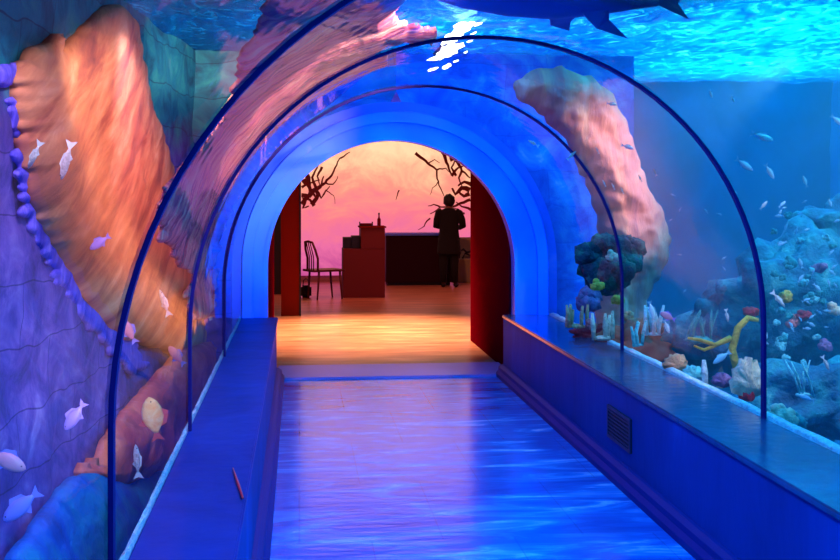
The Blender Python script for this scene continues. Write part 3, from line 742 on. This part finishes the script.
fan('fan_coral', M['aqua'], at(693, 378, 6.9), .07, 'pointed pale aqua coral beside the thick white fingers', 6)
o = clump('sponge', M['cream'], at(782, 418, 5.75), .085, 10, .035, 'cream sponge lump right of the second joint foot', 'sponge', 8, .4, (1, .7, .9))
o = clump('sponge', M['tealc'], at(797, 421, 5.8), .05, 8, .025, 'teal sponge lump touching the cream sponge on its right', 'sponge', 9, .4)
# arching yellow branch coral
bm = bmesh.new()
pts = [at(738, 372, 7.3), at(732, 350, 7.3), at(738, 328, 7.3), at(748, 318, 7.3), at(758, 320, 7.3)]; tube(bm, pts, [.03, .028, .025, .022, .014], 8)
pts = [at(731, 338, 7.3), at(715, 345, 7.3), at(700, 340, 7.3), at(688, 338, 7.3)]; tube(bm, pts, [.022, .016, .013, .008], 7)
pts = [at(716, 345, 7.3), at(704, 350, 7.3), at(694, 346, 7.3)]; tube(bm, pts, [.014, .011, .007], 7)
tag(obj('branch_coral', bm, M['yellow'], None, True), 'arching yellow branch coral left of the second joint', 'coral')

# reef corals scattered on the boulders right of the second joint
rnd = random.Random(21)
spots = [(794, 322, 'coralpink', 'pink cup coral at mid height right of the second joint'), (803, 316, 'coralred', 'red cup coral beside the pink cup coral'), (825, 345, 'mauve', 'mauve coral knob at the right edge below the pink cup coral'),
         (787, 298, 'yellow', 'small yellow coral knob above the pink cup coral'), (812, 300, 'tealc', 'teal coral knob above the red cup coral'), (780, 345, 'aqua', 'aqua coral knob hugging the second joint on its right'),
         (833, 310, 'cream', 'cream coral knob at the right edge of the view'), (752, 312, 'coralred', 'small red coral knob at the second joint left side'), (790, 262, 'tealc', 'teal coral knob high right of the second joint'),
         (820, 268, 'mauve', 'mauve coral knob high at the right edge'), (618, 300, 'yellow', 'yellow coral knob on the dark coral head'), (597, 286, 'yellow', 'yellow coral knob on the left of the dark coral head'),
         (612, 256, 'cream', 'cream coral knob near the top of the dark coral head'), (590, 325, 'coralpink', 'pink coral knob under the dark coral head'), (628, 318, 'peach', 'peach coral knob right of the farthest joint, low')]
for i, (x, y, m, l) in enumerate(spots):
    Y = 7.45 if x > 700 else 8.45
    clump('coral_knob', M[m], at(x, y, Y), .045, 7, .026, l, 'coral', 40+i, .4)

for i in range(26):
    x = rnd.uniform(772, 838); y = 215+180*rnd.random()
    o = clump('coral_knob', M[rnd.choice(('aqua', 'tealc'))], at(x, y, 7.42-.004*(y-215)), rnd.uniform(.015, .032), 6, .014, 'small blue-green coral knob among many crusting the boulders at the right edge', 'coral', 80+i, .5)
    o['group'] = 'blue-green coral knobs on the right boulders'

# ------------------------------------------------------------------ fish
def fish_proto(name, mb, mf, fat=.2, detail=True):
    root = empty(name); bm = bmesh.new(); n = 12
    prof = [(-.5, .005), (-.46, .07), (-.36, .15), (-.2, .21), (0, .23), (.18, .18), (.32, .09), (.4, .045)]
    rings = [[bm.verts.new((x, r*.45*sin(2*pi*k/n), r*fat/.2*.8*cos(2*pi*k/n))) for k in range(n)] for x, r in prof]
    for a, b in zip(rings, rings[1:]):
        for k in range(n): bm.faces.new((a[k], a[(k+1) % n], b[(k+1) % n], b[k]))
    bm.faces.new(rings[0][::-1]); bm.faces.new(rings[-1])
    obj('body', bm, mb, root, True)
    def fin(nm, P):
        bm = bmesh.new(); a = [bm.verts.new((x, -.008, z)) for x, z in P]; b = [bm.verts.new((x, .008, z)) for x, z in P]
        bm.faces.new(a); bm.faces.new(b[::-1])
        for i in range(len(P)): bm.faces.new((a[i-1], a[i], b[i], b[i-1]))
        obj(nm, bm, mf, root)
    fin('tail_fin', [(.36, .03), (.6, .17), (.54, 0), (.6, -.17), (.36, -.03)])
    k = fat/.2
    fin('dorsal_fin', [(-.2, .14*k), (-.08, .27*k), (.2, .2*k), (.28, .07*k)])
    if detail:
        fin('anal_fin', [(.02, -.15*k), (.12, -.26*k), (.26, -.08*k)])
        for s in (-1, 1): obj('eye', blob(bmesh.new(), (-.38, s*.055, .04), .02, 1, 0), M['eye'], root, True)
    return root
def copy_tree(o, parent=None):
    c = o.copy(); col.objects.link(c); c.parent = parent
    for ch_ in o.children: copy_tree(ch_, c)
    return c
protos = {'silver': fish_proto('silver_fish', M['silver'], M['palefish'], .17), 'pale': fish_proto('small_fish', M['palefish'], M['palefish'], .18, False), 'lilac': fish_proto('lilac_fish', M['lilac'], M['lilac'], .22),
          'rose': fish_proto('rose_fish', M['rose'], M['lilac'], .24), 'gold': fish_proto('golden_fish', M['gold'], M['orange2'], .3), 'slim': fish_proto('slim_fish', M['white'], M['silver'], .12)}
usedp = set()
def fish(kind, px, py, Y, Lpx, ang, label, cat='fish', group=None, yaw=0):
    o = protos[kind] if kind not in usedp else copy_tree(protos[kind]); usedp.add(kind)
    o.location = at(px, py, Y); o.scale = (Lpx/scale_at(Y)/1.1,)*3
    o.rotation_euler = (0, radians(ang), radians(yaw)-YAW)
    tag(o, label, cat)
    if group: o['group'] = group
    return o
# right: the larger silver ones, head to the right: yaw 180
fish('silver', 763, 137, 6.8, 25, -18, 'silver fish swimming alone above the pair, right of the second joint', yaw=180)
fish('silver', 745, 165, 6.8, 22, -35, 'silver fish with tail up, left one of the pair beside the second joint', yaw=180)
fish('silver', 770, 172, 6.8, 18, -60, 'silver fish pointing down, right one of the pair beside the second joint', yaw=180)
fish('silver', 838, 121, 6.6, 18, -40, 'silver fish cut by the right edge of the view', yaw=180)
fish('silver', 805, 181, 7, 13, 70, 'small silver fish nose-up near the right edge', yaw=0)
fish('silver', 628, 147, 7.4, 14, -18, 'silver fish in front of the salmon ridge right of the farthest joint', yaw=180)
fish('silver', 612, 104, 7.4, 11, -10, 'small silver fish near the top of the salmon ridge', yaw=180)
fish('silver', 711, 94, 7.6, 9, -75, 'tiny silver fish hanging nose-down just outside the second joint, left of two', yaw=180)
fish('silver', 733, 99, 7.6, 8, -70, 'tiny silver fish hanging nose-down just outside the second joint, right of two', yaw=180)
fish('slim', 572, 155, 7.6, 13, 45, 'slim white fish close to the collar, upper right of the doorway', yaw=180)
fish('slim', 533, 143, 7.7, 13, 30, 'slim white fish nearest the doorway crown on the right', yaw=0)
fish('silver', 764, 205, 6.9, 12, 50, 'silver fish with raised tail touching the second joint right side', yaw=180)
fish('rose', 667, 316, 7.6, 18, 25, 'grey-rose oval fish drifting right of the salmon ridge foot', yaw=0)
fish('silver', 652, 311, 7.5, 20, -75, 'silver fish diving nose-down beside the white finger coral', yaw=180)
fish('silver', 667, 327, 7.5, 15, -70, 'silver fish diving below the grey-rose oval fish', yaw=180)
fish('slim', 727, 316, 7.0, 14, -80, 'slim white fish upright left of the yellow branch coral', yaw=180)
fish('slim', 779, 300, 6.6, 22, -50, 'slim white fish slanting along the second joint right side', yaw=180)
fish('slim', 826, 364, 6.0, 18, -65, 'slim white fish curving down at the right edge, low', yaw=180)
fish('pale', 806, 398, 5.9, 18, 20, 'pale blue round fish low right of the cream sponge', yaw=0)
fish('pale', 721, 358, 6.9, 22, -35, 'blue-green fish under the yellow branch coral', yaw=0)
fish('silver', 764, 335, 6.9, 20, 75, 'pale fish swimming upward against the second joint left side', yaw=0)
G = 'small pale fish of the shoal at the right edge'
for i in range(34):
    px = rnd.uniform(776, 838); py = 185+rnd.random()**.8*150
    fish('pale', px, py, rnd.uniform(6.5, 7.4), rnd.uniform(5, 11), rnd.uniform(-80, 80), 'small pale blue fish in the dense shoal before the blue boulders at the right edge', 'fish', G, yaw=rnd.choice((0, 180)))
G2 = 'small pale fish of the scattered shoal'
for i in range(10):
    px = rnd.uniform(668, 745); py = rnd.uniform(190, 320)
    fish('pale', px, py, rnd.uniform(7.2, 8), rnd.uniform(4, 7), rnd.uniform(-60, 60), 'tiny pale fish scattered in dark water between the two right arch joints', 'fish', G2, yaw=rnd.choice((0, 180)))
G3 = 'silver fish over the salmon ridge'
for x, y in ((604, 183), (613, 186), (622, 190), (597, 150), (640, 178), (655, 172)):
    fish('slim', x, y, 7.6, 8, 65, 'tiny white upright fish in the row across the salmon ridge', 'fish', G3, yaw=0)
# left
def Lf(px, back=.35):      # distance of a point a little in front of the left wall
    return hit(px, 300, PL+NL*back, NL).y
fish('slim', 34, 156, Lf(34), 30, -65, 'bright white slim fish on the upper left beside the orange slope', yaw=0)
fish('slim', 66, 162, Lf(66), 40, -75, 'pale slim fish on the orange slope, right of the bright white fish', yaw=0)
fish('lilac', 99, 243, Lf(99), 24, -35, 'lilac fish halfway down the orange slope', yaw=0)
fish('lilac', 74, 417, Lf(74), 34, -55, 'blue-lilac oval fish against the violet wall left of the nearest joint', yaw=0)
fish('rose', 8, 461, Lf(8), 42, -25, 'rose fish cut by the left edge of the view', yaw=180)
fish('lilac', 20, 507, Lf(20, .4), 46, -40, 'pale violet fish low in the left corner under the rose fish', yaw=0)
fish('gold', 153, 417, Lf(153, .4), 44, 78, 'plump golden fish in front of the burnt orange outcrop', yaw=0)
fish('slim', 137, 460, Lf(137, .4), 34, 85, 'slim pale upright fish under the golden fish', yaw=0)
fish('rose', 128, 330, Lf(128), 28, 60, 'rose fish just right of the nearest joint, above the golden fish', yaw=0)
fish('rose', 176, 355, Lf(176), 24, 50, 'pinkish fish left of the second joint foot', yaw=0)
fish('slim', 164, 302, Lf(164), 28, 70, 'slim curved cream fish between the two left arch joints', yaw=0)

# shark gliding above the crown
sh_ = empty('shark', at(555, -2, 7.0), (0, 0, radians(8))); tag(sh_, 'dark navy shark gliding above the tunnel crown, lower fin hanging down', 'shark')
bm = bmesh.new(); n = 16
prof = [(-.85, .01), (-.78, .05), (-.6, .11), (-.3, .16), (0, .17), (.3, .12), (.55, .06), (.7, .03)]
rings = [[bm.verts.new((x, r*.9*sin(2*pi*k/n), r*cos(2*pi*k/n)*.8)) for k in range(n)] for x, r in prof]
for a, b in zip(rings, rings[1:]):
    for k in range(n): bm.faces.new((a[k], a[(k+1) % n], b[(k+1) % n], b[k]))
bm.faces.new(rings[0][::-1]); bm.faces.new(rings[-1]); obj('body', bm, M['navyfish'], sh_, True)
def sfin(nm, P, axis='y'):
    bm = bmesh.new(); a = [bm.verts.new((x, y-.006, z)) for x, y, z in P]; b = [bm.verts.new((x, y+.012, z+.004)) for x, y, z in P]
    bm.faces.new(a); bm.faces.new(b[::-1])
    for i in range(len(P)): bm.faces.new((a[i-1], a[i], b[i], b[i-1]))
    obj(nm, bm, M['navyfish'], sh_)
sfin('pectoral_fin', [(.12, -.06, -.06), (.24, -.1, -.2), (.44, -.12, -.26), (.32, -.1, -.14), (.34, -.05, -.06)])
sfin('pectoral_fin', [(.0, .1, -.05), (.1, .34, -.12), (.26, .42, -.14), (.22, .3, -.1), (.22, .1, -.05)])
sfin('tail_fin', [(.66, 0, 0), (.95, 0, .14), (.84, 0, 0), (.92, 0, -.1)])
sfin('dorsal_fin', [(-.1, 0, .11), (.06, 0, .16), (.14, 0, .09)])

glints = empty('lamp_glints', (0, 0, 0)); tag(glints, 'glaring white lamp glints, built as glowing flakes above the tunnel crown', 'lamp glint')  # reflections of ceiling lights modelled as glowing pieces
mG, ntG, bG = newmat('white_glint_glow'); bG.inputs['Emission Color'].default_value = (1, 1, 1, 1); bG.inputs['Emission Strength'].default_value = 6
YL = 8.6
def slab(name, P, m, dy):
    bm = bmesh.new(); a = [bm.verts.new(at(x, y, YL)) for x, y in P]; b = [bm.verts.new(at(x, y, YL)+Vector((0, dy, 0))) for x, y in P]
    bm.faces.new(a); bm.faces.new(b[::-1])
    for i in range(len(P)): bm.faces.new((a[i-1], a[i], b[i], b[i-1]))
    return obj(name, bm, m, glints)
rl = random.Random(4)
for cx_, cy_, w_h, h_h, nn in ((462, 29, 13, 8, 12), (452, 38, 11, 6, 11), (450, 50, 14, 8, 12), (442, 55, 10, 4, 9), (467, 14, 15, 4, 9), (478, -1, 12, 4, 8), (447, 66, 6, 2.5, 7), (433, 69, 5, 1.5, 6),
                              (478, 24, 4, 1.5, 6), (484, 20, 3, 1.2, 6), (431, 59, 4, 1.3, 6), (470, 41, 3, 1, 6), (466, 52, 2, 1, 6), (474, 33, 3, 1, 6), (456, 61, 3, 1, 6)):
    P_ = []
    for k in range(nn*2):
        a = pi*k/nn; q_ = rl.uniform(.65, 1.15); P_.append((cx_+w_h*q_*cos(a)+h_h*.5*sin(-a)*.6, cy_+h_h*q_*sin(a)-.28*w_h*q_*cos(a)))
    slab('glint_flake', P_, mG, .02)
obj('glint_bar', tube(bmesh.new(), [at(436, 56, YL+.08), at(490, -6, YL+.08)], .03, 8), M['navyfish'], glints, True)

# ------------------------------------------------------------------ small fixtures
# ventilation grille in the right parapet
g0 = hit(609, 420, (XR, 0, 0), Vector((1, 0, 0))); g1 = hit(632, 430, (XR, 0, 0), Vector((1, 0, 0)))
zt2 = hit(609, 404, (XR, 0, 0), Vector((1, 0, 0))).z; zb2 = hit(609, 436, (XR, 0, 0), Vector((1, 0, 0))).z
vt = empty('vent_grille', (XR, (g0.y+g1.y)/2, (zt2+zb2)/2)); tag(vt, 'small dark square vent grille set in the right parapet wall', 'vent grille')
hy, hz = abs(g0.y-g1.y)/2, (zt2-zb2)/2
M['grille'] = plain('grille_navy', lin(20, 26, 70), .5)
obj('backing', box(bmesh.new(), -.006, 0, -hy, hy, -hz, hz), M['dark'], vt)
bm = bmesh.new(); fw = .02
for a in ((-hy, hy, hz-fw, hz), (-hy, hy, -hz, -hz+fw), (-hy, -hy+fw, -hz+fw, hz-fw), (hy-fw, hy, -hz+fw, hz-fw)): box(bm, -.014, -.006, a[0], a[1], a[2], a[3])
obj('frame', bm, M['grille'], vt)
for k in range(7):
    z = -hz+fw+(2*hz-2*fw)*(k+.5)/7; obj('slat', box(bmesh.new(), -.012, -.006, -hy+fw, hy-fw, z-.005, z+.005), M['grille'], vt)
# red sliver lying on the left ledge edge, pale strip on the left kerb
M['red'] = plain('sliver_red', lin(235, 40, 70), .4); M['stripw'] = plain('pale_strip', lin(220, 230, 255), .3)
p0 = hit(233, 468, (0, 0, SILL+.006), Vector((0, 0, 1))); p1 = hit(243, 498, (0, 0, SILL+.006), Vector((0, 0, 1)))
bm = tube(bmesh.new(), [p0, p0.lerp(p1, .5), p1], [.002, .006, .004], 8)
tag(obj('red_sliver', bm, M['red'], None, True), 'thin red sliver lying on the left ledge close to its inner edge', 'stick')  # thin red sliver, not certain to be a stick
p0 = hit(264, 425, (XL+.075, 0, 0), Vector((1, 0, 0))); p1 = hit(265, 452, (XL+.075, 0, 0), Vector((1, 0, 0)))
tag(mbox('kerb_strip', M['stripw'], XL+.068, XL+.078, min(p0.y, p1.y), max(p0.y, p1.y), .003, .03), 'short pale strip on the left kerb beside the floor', 'strip')

# ------------------------------------------------------------------ lights
def area(name, loc, target, size, power, c, sy=None):
    l = bpy.data.lights.new(name, 'AREA'); l.energy = power; l.color = c[:3]; l.size = size
    if sy: l.shape = 'RECTANGLE'; l.size_y = sy
    o = bpy.data.objects.new(name, l); col.objects.link(o); o.location = loc
    o.rotation_euler = (Vector(target)-Vector(loc)).to_track_quat('-Z', 'Y').to_euler(); return o
def spot(name, loc, target, power, c, ang=60, blend=.6, r=.05):
    l = bpy.data.lights.new(name, 'SPOT'); l.energy = power; l.color = c[:3]; l.spot_size = radians(ang); l.spot_blend = blend; l.shadow_soft_size = r
    o = bpy.data.objects.new(name, l); col.objects.link(o); o.location = loc
    o.rotation_euler = (Vector(target)-Vector(loc)).to_track_quat('-Z', 'Y').to_euler(); return o
BLUE = (.0, .32, 1)
for y, e in ((-1.2, 75), (1.0, 95), (3.2, 80), (5.4, 48), (7.6, 22)):
    area('tunnel_lamp', (CX, y, 2.40), (CX, y, 0), .5, e, BLUE)
for k in range(7):                                   # ring of unseen blue spots added to brighten the collar
    a = pi*(k/6); r_ = RAD-.25; r2 = RAD+.12
    p = Vector((CX-r_*cos(a), 9.2, SPR+r_*sin(a) if 0 < k < 6 else .9)); q = Vector((CX-r2*cos(a), YE, SPR+r2*sin(a) if 0 < k < 6 else .9))
    spot('collar_wash', p, q, 60, (0, .15, 1), 72, .9, .03)
# unseen tank lights; several spots are added to brighten rock, gravel and fish
for (x, y, p) in ((-.8, 2.8, 130), (-.75, 4.6, 150), (-.7, 7.0, 110)):
    spot('tank_light', (x, y, 2.9), (x-.75, y+1.6, .6), p, (.85, .7, 1), 78, .8)
spot('tank_light', (-.7, 5.2, 2.75), (-1.3, 8.3, 1.6), 300, (1, .74, .6), 42, .9)
spot('tank_light', (-.68, 4.3, .85), (-1.25, 7.4, .75), 130, (1, .62, .42), 36, .9)
for (x, y, p) in ((3.6, 3.5, 110), (4.8, 6.2, 190), (4.2, 8.6, 190), (4.7, 11.2, 210)):
    area('tank_light', (x, y, 3.85), (x, y, 0), 1.7, p*2.4, (.1, .72, 1))
area('tank_light', (.9, 9.0, 3.85), (.9, 9.1, 0), 1.2, 190, (.08, .36, 1))
spot('tank_light', (3.7, 8.1, 2.7), (2.5, 9.8, 1.7), 320, (1, .66, .5), 46, .9)  # added to warm the salmon ridge
spot('tank_light', (4.2, 6.6, 2.6), (4.2, 8, .6), 110, (.85, .95, 1), 70, .8)
spot('tank_light', (1.2, 5.5, 2.85), (-.1, 8.4, 2.5), 1700, (1, .7, .62), 34, .8)  # added to brighten the pink canopy
spot('tank_light', (-.7, 4.6, 2.85), (-.5, 8.8, 2.0), 600, (1, .64, .56), 34, .8)  # second added spot for the canopy
spot('tank_light', (-.7, 3.0, .95), (-1.4, 5.6, .2), 90, (.1, .6, 1), 60, .9)  # added low to lift the left mound
spot('tank_light', (3.0, 5.2, 2.8), (2.85, 6.8, .6), 190, (1, .92, .95), 50, .9)  # added to whiten gravel and foreground corals
spot('tank_light', (3.0, 4.6, 2.4), (4.4, 7.0, 2.1), 60, (.9, .97, 1), 60, .9)  # added for the silver fish
# hall lights
spot('hall_light', (.85, 14.7, 4.6), (.85, 14.0, 0), 6000, (1, .6, .34), 58, 1)
spot('hall_light', (1.4, 17.5, 4.6), (1.6, 18.8, 0), 330, (1, .3, .28), 80, .7)
spot('hall_light', (1.2, 13.4, 4.6), (1.3, 20, 1), 420, (1, .25, .08), 50, .7)  # unseen spot added to redden the podium front

wd = bpy.data.worlds.new('world'); sc.world = wd; wd.use_nodes = True
wd.node_tree.nodes['Background'].inputs[0].default_value = (.01, .03, .08, 1); wd.node_tree.nodes['Background'].inputs[1].default_value = .3

cd = bpy.data.cameras.new('camera'); cd.sensor_width = 36; cd.lens = FPX*36/840; cd.shift_y = (VY-280)/840; cd.clip_start = .02
cam = bpy.data.objects.new('camera', cd); col.objects.link(cam); cam.location = CAM; cam.rotation_euler = (pi/2, 0, -YAW); sc.camera = cam
sc.view_settings.view_transform = 'Standard'; sc.view_settings.look = 'None'; sc.view_settings.gamma = 1; sc.view_settings.exposure = 0
sc.view_settings.use_curve_mapping = False
sc.cycles.use_denoising = True
sc.cycles.transparent_max_bounces = 16; sc.cycles.max_bounces = 8; sc.cycles.sample_clamp_indirect = 8
